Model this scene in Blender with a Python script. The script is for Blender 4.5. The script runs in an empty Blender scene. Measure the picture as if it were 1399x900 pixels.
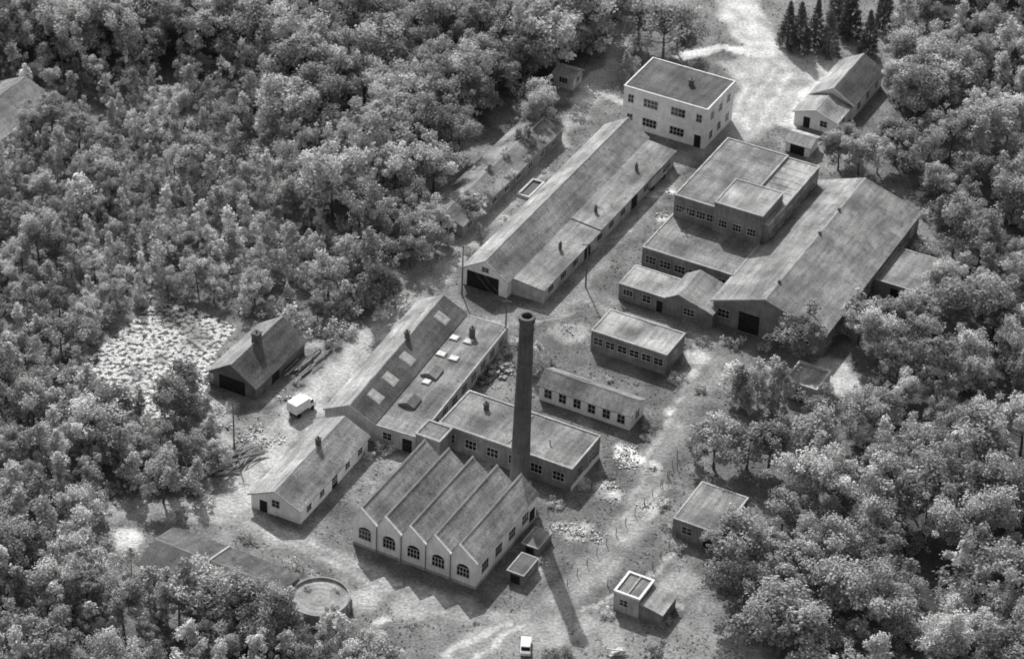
import bpy, math, random, bmesh
import numpy as np
from mathutils import Vector, Matrix
rnd=random.Random(7); nr=np.random.RandomState(7)
scene=bpy.context.scene
scene.view_settings.view_transform='Standard'; scene.view_settings.look='None'; scene.view_settings.exposure=0
# ---------------------------------------------------------------- image pixel coordinates projected onto the ground through an estimated camera
W,H,FP=1399,900,3800.0
pt=math.radians(35.0); rl=math.radians(2.5); DIST=422.0
R0=Vector((1,0,0)); U0=Vector((0,math.sin(pt),math.cos(pt))); FW=Vector((0,math.cos(pt),-math.sin(pt)))
RX=R0*math.cos(rl)+U0*math.sin(rl); UP=-R0*math.sin(rl)+U0*math.cos(rl)
CAM=-DIST*FW
def G(u,v,z=0.0):
    d=FW*FP+RX*(u-W/2)-UP*(v-H/2)
    return CAM+d*((z-CAM.z)/d.z)
def GP(pts): return np.array([[G(*p).x,G(*p).y] for p in pts])
_b=(G(832,165,3)-G(633,362,3)); _b.z=0; _b.normalize()
BDIR=_b; BANG=math.atan2(_b.y,_b.x)-math.pi/2
# ---------------------------------------------------------------- camera / light
cd=bpy.data.cameras.new('camera'); cam=bpy.data.objects.new('camera',cd); scene.collection.objects.link(cam)
m=Matrix(((RX.x,UP.x,-FW.x,CAM.x),(RX.y,UP.y,-FW.y,CAM.y),(RX.z,UP.z,-FW.z,CAM.z),(0,0,0,1)))
cam.matrix_world=m; cd.sensor_width=36; cd.lens=FP/W*36; cd.clip_end=6000; cd.clip_start=1
cd.dof.use_dof=True; cd.dof.focus_distance=205; cd.dof.aperture_fstop=0.6
scene.camera=cam
EL=math.radians(42); sh=Vector((-0.265,0.965,0)).normalized()
sund=Vector((sh.x*math.cos(EL),sh.y*math.cos(EL),math.sin(EL)))
sl=bpy.data.lights.new('sun','SUN'); sl.energy=4.2; sl.angle=math.radians(0.6); sl.color=(1,0.995,0.985)
so=bpy.data.objects.new('sun',sl); so.rotation_euler=sund.to_track_quat('Z','Y').to_euler(); scene.collection.objects.link(so)
wd=bpy.data.worlds.new('World'); scene.world=wd; wd.use_nodes=True
nt=wd.node_tree; nt.nodes.clear()
sk=nt.nodes.new('ShaderNodeTexSky'); sk.sky_type='NISHITA'; sk.sun_disc=False; sk.sun_elevation=EL; sk.sun_rotation=math.atan2(sh.x,sh.y); sk.dust_density=2.5
bw=nt.nodes.new('ShaderNodeRGBToBW'); bg=nt.nodes.new('ShaderNodeBackground'); bg.inputs[1].default_value=0.15
ow=nt.nodes.new('ShaderNodeOutputWorld')
nt.links.new(sk.outputs[0],bw.inputs[0]); nt.links.new(bw.outputs[0],bg.inputs[0]); nt.links.new(bg.outputs[0],ow.inputs[0])
# ---------------------------------------------------------------- materials
class N:
    def __init__(s,name):
        s.m=bpy.data.materials.new(name); s.m.use_nodes=True; s.t=s.m.node_tree; s.t.nodes.clear()
        s.tc=s.t.nodes.new('ShaderNodeTexCoord'); s.o=s.t.nodes.new('ShaderNodeOutputMaterial')
    def L(s,a,b): s.t.links.new(a,b)
    def noise(s,scale,detail=3,stretch=None,coord='Object'):
        n=s.t.nodes.new('ShaderNodeTexNoise'); n.inputs['Scale'].default_value=scale; n.inputs['Detail'].default_value=detail
        c=s.tc.outputs[coord]
        if stretch:
            mp=s.t.nodes.new('ShaderNodeMapping'); mp.inputs['Scale'].default_value=stretch; s.L(c,mp.inputs[0]); c=mp.outputs[0]
        s.L(c,n.inputs['Vector']); return n.outputs['Fac']
    def rng(s,x,a,b,c,d):
        n=s.t.nodes.new('ShaderNodeMapRange'); n.inputs[1].default_value=a;n.inputs[2].default_value=b;n.inputs[3].default_value=c;n.inputs[4].default_value=d
        s.L(x,n.inputs[0]); return n.outputs[0]
    def math(s,op,a,b):
        n=s.t.nodes.new('ShaderNodeMath'); n.operation=op
        for i,x in enumerate((a,b)):
            if isinstance(x,(int,float)): n.inputs[i].default_value=x
            else: s.L(x,n.inputs[i])
        return n.outputs[0]
    def bsdf(s,val,rough=0.9,bump=None,bd=0.1,spec=0.2):
        p=s.t.nodes.new('ShaderNodeBsdfPrincipled'); 
        if isinstance(rough,(int,float)): p.inputs['Roughness'].default_value=rough
        else: s.L(rough,p.inputs['Roughness'])
        p.inputs['Specular IOR Level'].default_value=spec
        if isinstance(val,(int,float)): p.inputs['Base Color'].default_value=(val,val,val,1)
        else: s.L(val,p.inputs['Base Color'])
        if bump is not None:
            b=s.t.nodes.new('ShaderNodeBump'); b.inputs['Distance'].default_value=bd; b.inputs['Strength'].default_value=1
            s.L(bump,b.inputs['Height']); s.L(b.outputs[0],p.inputs['Normal'])
        s.L(p.outputs[0],s.o.inputs[0]); return p
def roofmat(name,c,bwid=1.0,bh=0.45,var=0.25,spots=0.35):
    n=N(name); br=n.t.nodes.new('ShaderNodeTexBrick'); br.inputs['Scale'].default_value=1
    br.inputs['Brick Width'].default_value=bwid; br.inputs['Row Height'].default_value=bh; br.inputs['Mortar Size'].default_value=0.03
    br.inputs['Color1'].default_value=(1-var/2,)*3+(1,); br.inputs['Color2'].default_value=(1+var/2,)*3+(1,); br.inputs['Mortar'].default_value=(0.72,)*3+(1,)
    n.L(n.tc.outputs['Object'],br.inputs['Vector'])
    a=n.rng(n.noise(0.22,5),0.32,0.68,1-spots,1+spots)
    b=n.rng(n.noise(5,3),0.3,0.7,0.7,1.3)
    s_=n.rng(n.noise(1.4,4,(1,0.12,1)),0.35,0.65,0.78,1.2)
    blot=n.rng(n.noise(0.9,5),.58,.66,1,.7)
    v=n.math('MULTIPLY',n.math('MULTIPLY',a,b),n.math('MULTIPLY',s_,br.outputs['Color']))
    v=n.math('MULTIPLY',n.math('MULTIPLY',v,blot),c); n.bsdf(v,0.85,n.noise(6,2),0.05); return n.m
def wallmat(name,c,dirt=0.25,brick=False):
    n=N(name); a=n.rng(n.noise(0.5,4),0.3,0.7,1-dirt,1+dirt*0.5); b=n.rng(n.noise(1.5,4,(3,3,0.3)),0.35,0.75,1.08,1-dirt)
    v=n.math('MULTIPLY',a,b)
    if brick: v=n.math('MULTIPLY',v,n.rng(n.noise(9,2,(1,1,3)),0.3,0.7,0.65,1.35))
    v=n.math('MULTIPLY',v,c); n.bsdf(v,0.9); return n.m
M_rs=roofmat('slate_tile_roof',0.26); M_rl=roofmat('pale_asbestos_roof',0.33,1.1,1.6,0.2); M_rd=roofmat('dark_slate_roof',0.125,0.6,0.4,0.3)  # pale/darker pairs on one roof put sunlit and shaded slopes into colour
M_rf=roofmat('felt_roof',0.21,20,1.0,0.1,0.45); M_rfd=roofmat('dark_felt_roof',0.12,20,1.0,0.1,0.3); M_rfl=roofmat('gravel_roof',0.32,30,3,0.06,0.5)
M_rsh=roofmat('worn_tile_roof',0.34); M_hl=roofmat('hall_roof_sheets',0.26,1.1,2.2,0.2,.4); M_hr=roofmat('hall_roof_shaded',0.235,1.1,2.2,0.2,.45)  # last one: darker copy of the sheets, shade put into the hall's right slope
M_moss=roofmat('mossy_rubble_roof',0.22,7,3,0.2,0.6)
M_white=wallmat('whitewashed_plaster',0.85,0.16); M_plas=wallmat('grey_render',0.48,0.3); M_brick=wallmat('brick_wall',0.25,0.35,True); M_dbrick=wallmat('dark_brick',0.14,0.3,True)
M_cop=wallmat('pale_coping',0.46,0.35); M_wood=wallmat('weathered_timber',0.18,0.35); M_conc=wallmat('concrete',0.36,0.4); M_trim=wallmat('weathered_white_trim',0.62,0.3)
n=N('window_glass'); n.bsdf(0.015,0.15,spec=0.5); M_glass=n.m
n=N('dark_opening'); n.bsdf(n.rng(n.noise(2,2),0.3,0.7,0.012,0.035)); M_dark=n.m
n=N('skylight_glass'); n.bsdf(n.rng(n.noise(1.5,2),0.3,0.7,0.25,0.55),0.3,spec=0.5); M_sky=n.m
n=N('white_paint'); n.bsdf(n.rng(n.noise(2,2),0.3,0.7,0.6,0.82),0.5); M_wp=n.m
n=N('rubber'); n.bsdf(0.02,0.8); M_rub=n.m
n=N('grey_car_paint'); n.bsdf(n.rng(n.noise(1,2),0.3,0.7,0.06,0.1),0.35,spec=0.5); M_cp=n.m
n=N('broken_stone'); n.bsdf(n.rng(n.noise(3,3),0.35,0.65,0.2,0.85)); M_stone=n.m
# ---------------------------------------------------------------- mesh helper
class MB:
    def __init__(s): s.v=[]; s.f=[]
    def poly(s,vs,fs):
        o=len(s.v); s.v+=[tuple(p) for p in vs]; s.f+=[tuple(i+o for i in f) for f in fs]
    def box(s,x0,y0,z0,x1,y1,z1):
        s.poly([(x0,y0,z0),(x1,y0,z0),(x1,y1,z0),(x0,y1,z0),(x0,y0,z1),(x1,y0,z1),(x1,y1,z1),(x0,y1,z1)],
               [(0,3,2,1),(4,5,6,7),(0,1,5,4),(1,2,6,5),(2,3,7,6),(3,0,4,7)])
    def prism(s,prof,a0,a1,axis='y'):
        k=len(prof)
        if axis=='y': vs=[(p[0],a0,p[1]) for p in prof]+[(p[0],a1,p[1]) for p in prof]
        else: vs=[(a0,p[0],p[1]) for p in prof]+[(a1,p[0],p[1]) for p in prof]
        fs=[tuple(range(k)),tuple(range(2*k-1,k-1,-1))]+[(i,i+k,(i+1)%k+k,(i+1)%k) for i in range(k)]
        s.poly(vs,fs)
    def lathe(s,prof,cx=0,cy=0,n=24):
        o=len(s.v)
        for r,z in prof:
            for i in range(n):
                a=2*math.pi*i/n; s.v.append((cx+r*math.cos(a),cy+r*math.sin(a),z))
        for j in range(len(prof)-1):
            for i in range(n):
                s.f.append((o+j*n+i,o+j*n+(i+1)%n,o+(j+1)*n+(i+1)%n,o+(j+1)*n+i))
    def rod(s,p,q,r0,r1=None,n=6):
        r1=r0 if r1 is None else r1
        p=Vector(p);q=Vector(q);d=(q-p).normalized(); a=d.orthogonal().normalized(); b=d.cross(a); o=len(s.v)
        for c,r in ((p,r0),(q,r1)):
            for i in range(n):
                t=2*math.pi*i/n; s.v.append(tuple(c+a*math.cos(t)*r+b*math.sin(t)*r))
        for i in range(n): s.f.append((o+i,o+(i+1)%n,o+n+(i+1)%n,o+n+i))
        s.f.append(tuple(o+i for i in range(n-1,-1,-1))); s.f.append(tuple(o+n+i for i in range(n)))
    def obj(s,name,mat,parent=None,loc=None,rot=0,recalc=True):
        me=bpy.data.meshes.new(name); me.from_pydata(s.v,[],s.f); me.materials.append(mat)
        if recalc:
            bm=bmesh.new(); bm.from_mesh(me); bmesh.ops.recalc_face_normals(bm,faces=bm.faces); bm.to_mesh(me); bm.free()
        ob=bpy.data.objects.new(name,me); scene.collection.objects.link(ob)
        if parent: ob.parent=parent
        if loc is not None: ob.location=loc
        ob.rotation_euler=(0,0,rot); return ob
def empty(name,loc,rot=0):
    e=bpy.data.objects.new(name,None); e.location=loc; e.rotation_euler=(0,0,rot); e.empty_display_size=1; scene.collection.objects.link(e); return e
FOOT=[]
class Bld:
    def __init__(s,name,p0,pr,pf,z,dang=0):
        P=G(p0[0],p0[1],z); ang=BANG+math.radians(dang)
        A=Vector((math.cos(ang),math.sin(ang),0)); B=Vector((-math.sin(ang),math.cos(ang),0))
        s.LA=(G(pr[0],pr[1],z)-P).dot(A); s.LB=(G(pf[0],pf[1],z)-P).dot(B); s.O=Vector((P.x,P.y,0)); s.A=A;s.B=B; s.ang=ang
        s.e=empty(name,s.O,ang); s.glass=MB(); s.frame=MB(); s.door=MB()
        FOOT.append((P.x,P.y,ang,s.LA,s.LB))
    def loc(s,u,v,z):
        d=G(u,v,z)-s.O; return d.dot(s.A),d.dot(s.B)
    def part(s,name,mb,mat): return mb.obj(name,mat,s.e)
    def walls(s,x0,y0,x1,y1,h,mat,name='walls',z0=0):
        b=MB(); b.box(x0,y0,z0,x1,y1,h); s.part(name,b,mat)
    def flat(s,x0,y0,x1,y1,h,wm,rm,cm=None,z0=0,par=0.22,pw=0.2,tag=''):
        s.walls(x0,y0,x1,y1,h,wm,'walls'+tag,z0)
        b=MB(); b.box(x0+pw,y0+pw,h+.003,x1-pw,y1-pw,h+0.08); s.part('roof'+tag,b,rm)
        b=MB(); e=0.08
        b.box(x0-e,y0-e,h+.003,x1+e,y0+pw,h+par); b.box(x0-e,y1-pw,h+.003,x1+e,y1+e,h+par)
        b.box(x0-e,y0+pw,h+.003,x0+pw,y1-pw,h+par); b.box(x1-pw,y0+pw,h+.003,x1+e,y1-pw,h+par)
        s.part('coping'+tag,b,cm or M_cop)
    def gable(s,x0,y0,x1,y1,he,hr,wm,rm,ridge='y',rp=0.5,ov=0.35,rm2=None,verge=None,tag=''):
        if ridge=='y': a0,a1,c0,c1=x0,x1,y0,y1
        else: a0,a1,c0,c1=y0,y1,x0,x1
        r=a0+(a1-a0)*rp
        b=MB(); b.prism([(a0,0),(a1,0),(a1,he),(r,hr),(a0,he)],c0,c1,ridge); s.part('walls'+tag,b,wm)
        t=0.12; e=0.004
        s1=(hr-he)/(r-a0); s2=(hr-he)/(a1-r)
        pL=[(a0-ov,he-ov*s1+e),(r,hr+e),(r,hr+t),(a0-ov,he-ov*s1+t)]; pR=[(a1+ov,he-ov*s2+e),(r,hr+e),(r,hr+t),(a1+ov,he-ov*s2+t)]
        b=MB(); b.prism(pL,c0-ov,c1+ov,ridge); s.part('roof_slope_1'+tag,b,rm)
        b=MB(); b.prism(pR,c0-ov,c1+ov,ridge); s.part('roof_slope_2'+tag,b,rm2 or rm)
        b=MB(); b.prism([(r-.16,hr+.06),(r,hr+.18),(r+.16,hr+.06)],c0-ov,c1+ov,ridge); s.part('ridge_cap'+tag,b,M_cop)
        if verge:
            b=MB()
            for (p,q) in (((a0-ov,he-ov*s1),(r,hr)),((a1+ov,he-ov*s2),(r,hr))):
                b.prism([(p[0],p[1]-.1),(q[0],q[1]-.1),(q[0],q[1]+.17),(p[0],p[1]+.17)],c0-ov-.06,c0-ov-.003,ridge)
            s.part('bargeboards'+tag,b,verge)
    def win(s,side,pos,z,w,h,nx=2,ny=2,plane=None,fr=0.055,frame=True):
        def bx(mb,a0,z0,a1,z1,d0,d1):
            if side=='front': y=plane or 0; mb.box(a0,y-d1,z0,a1,y-d0,z1)
            elif side=='right': x=s.LA if plane is None else plane; mb.box(x+d0,a0,z0,x+d1,a1,z1)
            elif side=='left': x=plane or 0; mb.box(x-d1,a0,z0,x-d0,a1,z1)
        bx(s.glass,pos-w/2,z,pos+w/2,z+h,-.05,0.02)
        if frame:
            for i in range(nx+1):
                c=pos-w/2+w*i/nx; bx(s.frame,c-fr/2,z-.03,c+fr/2,z+h+.03,-.04,0.05)
            for j in range(ny+1):
                c=z+h*j/ny; bx(s.frame,pos-w/2-.08,c-fr/2,pos+w/2+.08,c+fr/2,-.03,0.055+(.06 if j==0 else 0))
    def opening(s,side,pos,z,w,h,plane=None):
        if side=='front': y=plane or 0; s.door.box(pos-w/2,y-.03,z,pos+w/2,y+.1,z+h)
        else: x=s.LA if plane is None else plane; s.door.box(x-.1,pos-w/2,z,x+.03,pos+w/2,z+h)
    def chim(s,x,y,z0,z1,w=0.6,mat=None,name='chimney_stack'):
        b=MB(); b.box(x-w/2,y-w/2,z0,x+w/2,y+w/2,z1); b.box(x-w/2-.08,y-w/2-.08,z1,x+w/2+.08,y+w/2+.08,z1+.15); b.lathe([(.14,z1+.15),(.12,z1+.5),(.08,z1+.5),(.08,z1+.2)],x,y,8)
        s.part(name,b,mat or M_dbrick)
    def done(s,fm=None):
        if s.glass.v: s.part('windows',s.glass,M_glass)
        if s.frame.v: s.part('window_frames',s.frame,fm or M_trim)
        if s.door.v: s.part('door_openings',s.door,M_dark)
# 1 sawtooth factory -------------------------------------------------
s=Bld('sawtooth_factory',(482,742),(653,800),(745,712),0); LA,LB=s.LA,s.LB; nb=5; w=LA/nb; hr,hv=6.5,4.3; rk=.30
prof=[(0,0),(LA,0),(LA,hv)]
for i in range(nb-1,-1,-1):
    prof.append(((i+rk)*w,hr)); prof.append((i*w,hv))
b=MB(); b.prism(prof,0,LB); s.part('walls',b,M_white)
b=MB(); g=MB(); c=MB(); d_=MB(); gl=MB()
for i in range(nb):
    v0=i*w; r=(i+rk)*w; v1=(i+1)*w; last=i==nb-1
    e1=v1+(.25 if last else 0); s2=(hr-hv)/(v1-r); ze=hv-(.25*s2 if last else 0)
    b.prism([(r,hr+.01),(e1,ze+.01),(e1,ze+.14),(r,hr+.14)],.31,LB+.2)
    e0=v0-(.2 if i==0 else 0); s1=(hr-hv)/(r-v0); z0=hv-(.2*s1 if i==0 else 0)
    g.prism([(e0,z0+.01),(r,hr+.01),(r,hr+.14),(e0,z0+.14)],.31,LB+.2)
    c.prism([(r,hr+.02),(e1,ze+.02),(e1,ze+.27),(r,hr+.27)],-.1,.3); c.prism([(e0,z0+.02),(r,hr+.02),(r,hr+.27),(e0,z0+.27)],-.1,.3)
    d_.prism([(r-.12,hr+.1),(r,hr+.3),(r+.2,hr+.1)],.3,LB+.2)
    if i>0: gl.box(v0-.25,.32,hv+.16,v0+.25,LB+.25,hv+.28)  # dark strips laid along the valleys between bays
    for k in range(7):
        y=1.2+k*(LB-2)/7; t0,t1=.25,.8
        c2=[(v0+(r-v0)*t0,hv+(hr-hv)*t0+.15),(v0+(r-v0)*t1,hv+(hr-hv)*t1+.15),(v0+(r-v0)*t1,hv+(hr-hv)*t1+.2),(v0+(r-v0)*t0,hv+(hr-hv)*t0+.2)]
        s.glass.prism(c2,y,y+1.7)
s.part('roof_slopes',b,M_rsh); s.part('north_light_slopes',g,M_rs); s.part('gable_coping',c,M_wp); s.part('ridge_tiles',d_,M_trim); s.part('valley_strips',gl,M_rub)
b=MB(); b.box(LA,-.1,-.0,LA+.06,LB,.5); b.box(0,-.06,0,LA,-.0,.45); s.part('plinth',b,M_plas)
b=MB()
for i in range(1,nb): b.rod((i*w,-.14,.1),(i*w,-.14,hv+.1),.07,.07,6)
s.part('rain_pipes',b,M_wood)
for i in range(nb):
    cx=(i+.5)*w; s.win('front',cx,1.5,1.9,1.5,4,2,fr=.07)
    s.glass.prism([(cx-.95,3.02),(cx+.95,3.02),(cx+.6,3.4),(cx,3.55),(cx-.6,3.4)],-.02,.1)
for i in range(4): s.win('right',LB*(.15+.22*i),1.5,1.8,1.6,3,2)
s.opening('right',LB*.93,0,1.6,2.4)
s.done()
l=Bld('lean_to_store',(692,792),(716,799),(718,770),0)
l.flat(0,0,l.LA,l.LB,1.7,M_brick,M_rfd,M_cop,par=.12,pw=.12); l.opening('front',l.LA*.5,0,1.4,1.4); l.win('right',l.LB*.5,.8,1.2,.7); l.done()
l=Bld('coal_bunker',(712,752),(735,760),(745,735),0)
l.flat(0,0,l.LA,l.LB,1.3,M_brick,M_rf,M_cop,par=.12,pw=.12); l.opening('front',l.LA*.5,0,1.2,1.1); l.done()
# 2 chimney ------------------------------------------------------------
P=G(709,668); e=empty('factory_chimney',(P.x,P.y,0)); b=MB(); HC=29.5
pr=[(1.75,0),(1.75,1.2),(1.5,1.4)]+[(1.42-.47*(z/HC),z) for z in np.linspace(1.5,HC-2.2,14)]
pr+=[(1.08,HC-2.1),(1.08,HC-1.8),(.97,HC-1.7),(.97,HC-.9),(1.12,HC-.8),(1.17,HC-.4),(1.17,HC),(.75,HC),(.72,HC-1.5),(.72,HC-4)]
b.lathe(pr,0,0,32); b.obj('shaft',M_dbrick,e); 
b=MB()
for z in (7,12,17,22): 
    r=1.42-.47*z/HC+.05; b.lathe([(r-.08,z-.07),(r,z-.07),(r,z+.07),(r-.08,z+.07)],0,0,32)
b.rod((.3,-1.6,3),(.25,-1.25,HC-.5),.04); b.lathe([(.73,HC-1.4),(1.19,HC+.02),(1.0,HC+.1),(.76,HC+.06)],0,0,32)
b.obj('iron_bands_and_rim',M_wood,e); FOOT.append((P.x-1.5,P.y-1.5,0,3,3))
# 3 flat roofed workshop
s=Bld('flat_roof_workshop',(600,578),(783,640),(823,597),3.8); s.flat(0,0,s.LA,s.LB,3.8,M_brick,M_rf,M_cop)
for i in range(6): s.win('front',s.LA*(.08+.165*i),1.2,1.8,1.5,3,2)
for i in range(2): s.win('right',s.LB*(.3+.4*i),1.2,1.6,1.4,2,2)
b=MB(); b.box(s.LA+.004,0,0,s.LA+.05,s.LB,.9); s.part('whitewashed_base',b,M_white); s.chim(s.LA*.2,s.LB*.7,3.8,4.8,.6)
b=MB(); b.box(s.LA*.5,s.LB*.1,3.88,s.LA*.5+.15,s.LB*.92,4.0); b.rod((s.LA*.75,s.LB*.4,3.8),(s.LA*.75,s.LB*.4,4.7),.1); s.part('roof_upstand',b,M_cop); s.done()
# 4 gabled shed
s=Bld('gabled_shed',(343,673),(413,694),(505,597),2.5,1.5); LA,LB=s.LA,s.LB
s.gable(0,0,LA,LB,2.5,4.4,M_white,M_rl,verge=M_trim,rm2=M_rs); s.win('front',LA*.5,1.5,1.2,1.2); s.opening('front',LA*.25,0,1.2,1.9)  # pale sunny slope, darker off-sun slope: light put into the roof colour
for i in range(5): s.win('right',LB*(.12+.19*i),.9,1.2,1.0)
s.opening('right',LB*.5,0,1.5,2); s.chim(LA*.5,LB*.62,4.2,5.4,.6); s.done()
# 5 long workshop
s=Bld('long_workshop',(444,558),(511,579),(575,411),3.2,3.6); LM,LB=s.LA,s.LB; LT=s.loc(574,594,3.2)[0]
s.gable(0,0,LM,LB,3.2,5.2,M_plas,M_rl,verge=M_cop,rm2=M_rd,ov=.2)  # left slope painted sunlit pale, right slope shaded dark
s.flat(LM+.01,0,LT,LB,3.0,M_plas,M_rf,M_cop,par=.14,pw=.15,tag='_annex')
FOOT.append((s.O.x,s.O.y,s.ang,LT,LB))
b=MB(); f2=MB()
def slopebox(mb,xa,xb,ya,yb,z_of,t0,t1):
    mb.prism([(xa,z_of(xa)+t0),(xb,z_of(xb)+t0),(xb,z_of(xb)+t1),(xa,z_of(xa)+t1)],ya,yb)
zo=lambda x:5.2-(x-LM/2)*(2.0/(LM/2))
for (u,v) in ((597,433),(562,492),(540,520),(518,543)):
    x,y=s.loc(u,v,4.3); x=LM*.74; slopebox(b,x-.85,x+.85,y-.8,y+.8,zo,.12,.2); slopebox(f2,x-1,x+1,y-.95,y+.95,zo,.1,.16)
for (u,v,ww) in ((640,467,.8),(621,462,.8),(603,484,.9),(620,490,.9),(583,522,.7)):
    x,y=s.loc(u,v,3.1); x=max(x,LM+1); b.box(x-ww*.7,y-.55,3.25,x+ww*.7,y+.55,3.33); f2.box(x-ww*.7-.1,y-.65,3.0,x+ww*.7+.1,y+.65,3.25)
s.part('skylights',b,M_sky); s.part('skylight_kerbs',f2,M_plas)
b=MB()
for (u,v) in ((590,510),(560,550)):
    x,y=s.loc(u,v,3.1); b.prism([(x-1.3,3.0),(x+1.3,3.0),(x+1.3,3.4),(x,3.95),(x-1.3,3.4)],y-1.3,y+1.3)
s.part('roof_lanterns',b,M_rf)
for i in range(9): s.win('right',LB*(.08+.105*i),1.0,1.7,1.4,3,2,plane=LT)
s.win('front',LM+(LT-LM)*.3,1.1,1.4,1.2); s.opening('front',LM+(LT-LM)*.75,0,1.5,2.2)
x,y=s.loc(558,462,5.2); s.chim(LM*.5,y,5.0,6.2,.6); x,y=s.loc(645,460,3.1); s.chim(min(x,LT-.8),y,3,4.6,.7); s.done()
s=Bld('connecting_annex',(568,593),(602,603),(610,583),4.2); s.flat(0,0,s.LA,s.LB,4.2,M_brick,M_rf,M_cop); s.opening('front',s.LA*.5,0,1.3,2.2); s.done()
# 6 long gabled factory
s=Bld('long_gabled_factory',(633,364),(693,384),(828,171),3.2); LM,LB=s.LA,s.LB; LT=s.loc(737,399,3)[0]
s.gable(0,0,LM,LB,3.2,5.6,M_white,M_rl,verge=M_trim,rm2=M_rs)  # sun side pale, other side darker: lighting painted into the slopes
s.opening('front',LM*.45,0,LM*.72,2.9); s.win('front',LM*.5,3.5,1.2,.8)
FOOT.append((s.O.x,s.O.y,BANG,LT,LB))
b=MB(); b.prism([(LM+.01,0),(LT,0),(LT,2.5),(LM+.01,3.0)],1.5,LB-1); s.part('lean_to_walls',b,M_plas)
b=MB(); b.prism([(LM+.37,3.0),(LT+.3,2.5),(LT+.3,2.62),(LM+.37,3.12)],1.2,LB*.42); b.prism([(LM+.37,3.15),(LT+.3,2.65),(LT+.3,2.8),(LM+.37,3.3)],LB*.42,LB-.7); s.part('lean_to_roof',b,M_hl)
for i in range(11):
    if i in (3,7): s.opening('right',1.5+LB*(.05+.085*i),0,2.2,2.2,plane=LT)
    else: s.win('right',1.5+LB*(.05+.085*i),.9,1.8,1.1,3,1,plane=LT)
for k in (.25,.5,.8): s.chim(LM+(LT-LM)*.5,LB*k,2.9,3.9,.4)
s.done()
# 7 office
s=Bld('white_office_building',(853,118),(965,153),(893,80),7.5); LA,LB=s.LA,s.LB
s.flat(0,0,LA,LB,7.5,M_white,M_rfd,M_wp,par=.2,pw=.15)
b=MB(); b.box(-.06,-.06,3.7,LA+.06,-.003,3.82); b.box(LA+.003,-.06,3.7,LA+.06,LB,3.82); s.part('string_course',b,M_wp)
for (fx,ww,nx) in ((.09,1.0,2),(.33,2.6,4),(.66,2.6,4),(.91,1.0,2)):
    s.win('front',LA*fx,4.8,ww,1.5,nx,2,fr=.08)
    if fx<.9: s.win('front',LA*fx,1.1,ww,1.5,nx,2,fr=.08)
s.opening('front',LA*.91,0,1.2,2.3)
for fy in (.2,.5,.8):
    s.win('right',LB*fy,4.8,1.2,1.4,2,2); s.win('right',LB*fy,1.1,1.2,1.4,2,2)
s.chim(LA*.62,LB*.55,7.5,8.5,.7,M_wood); s.done()
# 8 brick hall
s=Bld('brick_hall',(922,267),(1052,305),(990,188),8.0); LA,LB=s.LA,s.LB
s.flat(0,0,LA*.66,LB,8.0,M_brick,M_rf,M_cop,par=.2); s.flat(LA*.66+.01,0,LA,LB,7.7,M_brick,M_rfl,M_cop,par=.2,tag='_east')
for i in range(5): s.win('front',LA*(.07+.11*i),5.2,1.5,1.3,3,2)
for i in range(6): s.win('right',LB*(.1+.16*i),5.0,1.5,1.4,3,2)
b=MB()
for i in range(10): b.box(LA*.66+.4,0.8+LB*.09*i,7.78,LA-.5,1.0+LB*.09*i,7.83)
s.part('roof_battens',b,M_rfl)
xa,ya=s.loc(986,266,9.4); xb,_=s.loc(1051,286,9.4); _,yb=s.loc(1005,244,9.4)
s.flat(xa,-.6,xb,yb,9.3,M_brick,M_rfl,M_cop,par=.2,tag='_stair_tower')
for i in range(3): s.win('front',xa+(xb-xa)*(.2+.3*i),5.3,1.4,1.3,3,2,plane=-.6)
s.done()
s=Bld('flat_roof_extension',(878,338),(1003,376),(921,292),4.0); LA,LB=s.LA,s.LB
s.flat(0,0,LA,LB,4.0,M_brick,M_rf,M_cop,par=.2)
for i in range(6): s.win('front',LA*(.1+.16*i),1.5,1.8,1.3,3,2)
s.done()
# 9 large gabled hall
s=Bld('large_gabled_hall',(975,409),(1128,456),(1258,291),4.0); LA,LB=s.LA,s.LB
s.gable(0,0,LA,LB,4.0,7.1,M_brick,M_hl,verge=M_cop,rm2=M_hr,rp=.46)  # right slope takes the darker copy, its shade is in the colour
s.opening('front',LA*.33,0,3.4,3.4); 
for fx in (.1,.62,.82): s.win('front',LA*fx,1.4,1.9,1.4,3,2)
for i in range(12): s.win('right',LB*(.05+.08*i),1.3,1.9,1.5,3,2)
b=MB()
for i in (0,2,3): b.box(LA*.46-.2,LB*(.12+.2*i),7.1,LA*.46+.2,LB*(.12+.2*i)+.4,7.6)
s.part('ridge_vents',b,M_wood); s.done()
# 10 small workshop
s=Bld('low_workshop',(846,386),(972,430),(866,360),3.0); LA,LB=s.LA,s.LB
s.flat(0,0,LA*.5,LB,2.8,M_brick,M_rfl,M_cop,par=.15)
b=MB(); x0=LA*.5+.01; b.prism([(x0,0),(LA,0),(LA,2.8),(x0+LA*.14,4.4),(x0,3.0)],0,LB*1.25); s.part('gable_walls',b,M_brick)
b=MB(); b.prism([(x0-.1,2.95),(x0+LA*.14,4.41),(x0+LA*.14,4.55),(x0-.1,3.1)],-.3,LB*1.25+.2); b.prism([(x0+LA*.14,4.41),(LA+.2,2.75),(LA+.2,2.88),(x0+LA*.14,4.55)],-.3,LB*1.25+.2); s.part('gable_roof',b,M_rs)
b=MB(); b.prism([(x0+LA*.14,4.35),(LA+.2,2.7),(LA+.2,2.95),(x0+LA*.14,4.6)],-.38,-.31); s.part('bargeboard',b,M_trim)
s.win('front',LA*.1,1.1,1.6,1.1,3,1); s.win('front',LA*.3,1.0,1.4,1.3); s.opening('front',LA*.44,0,1.0,2.0); s.win('front',LA*.75,1.1,1.8,1.2,3,2); s.done()
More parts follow.
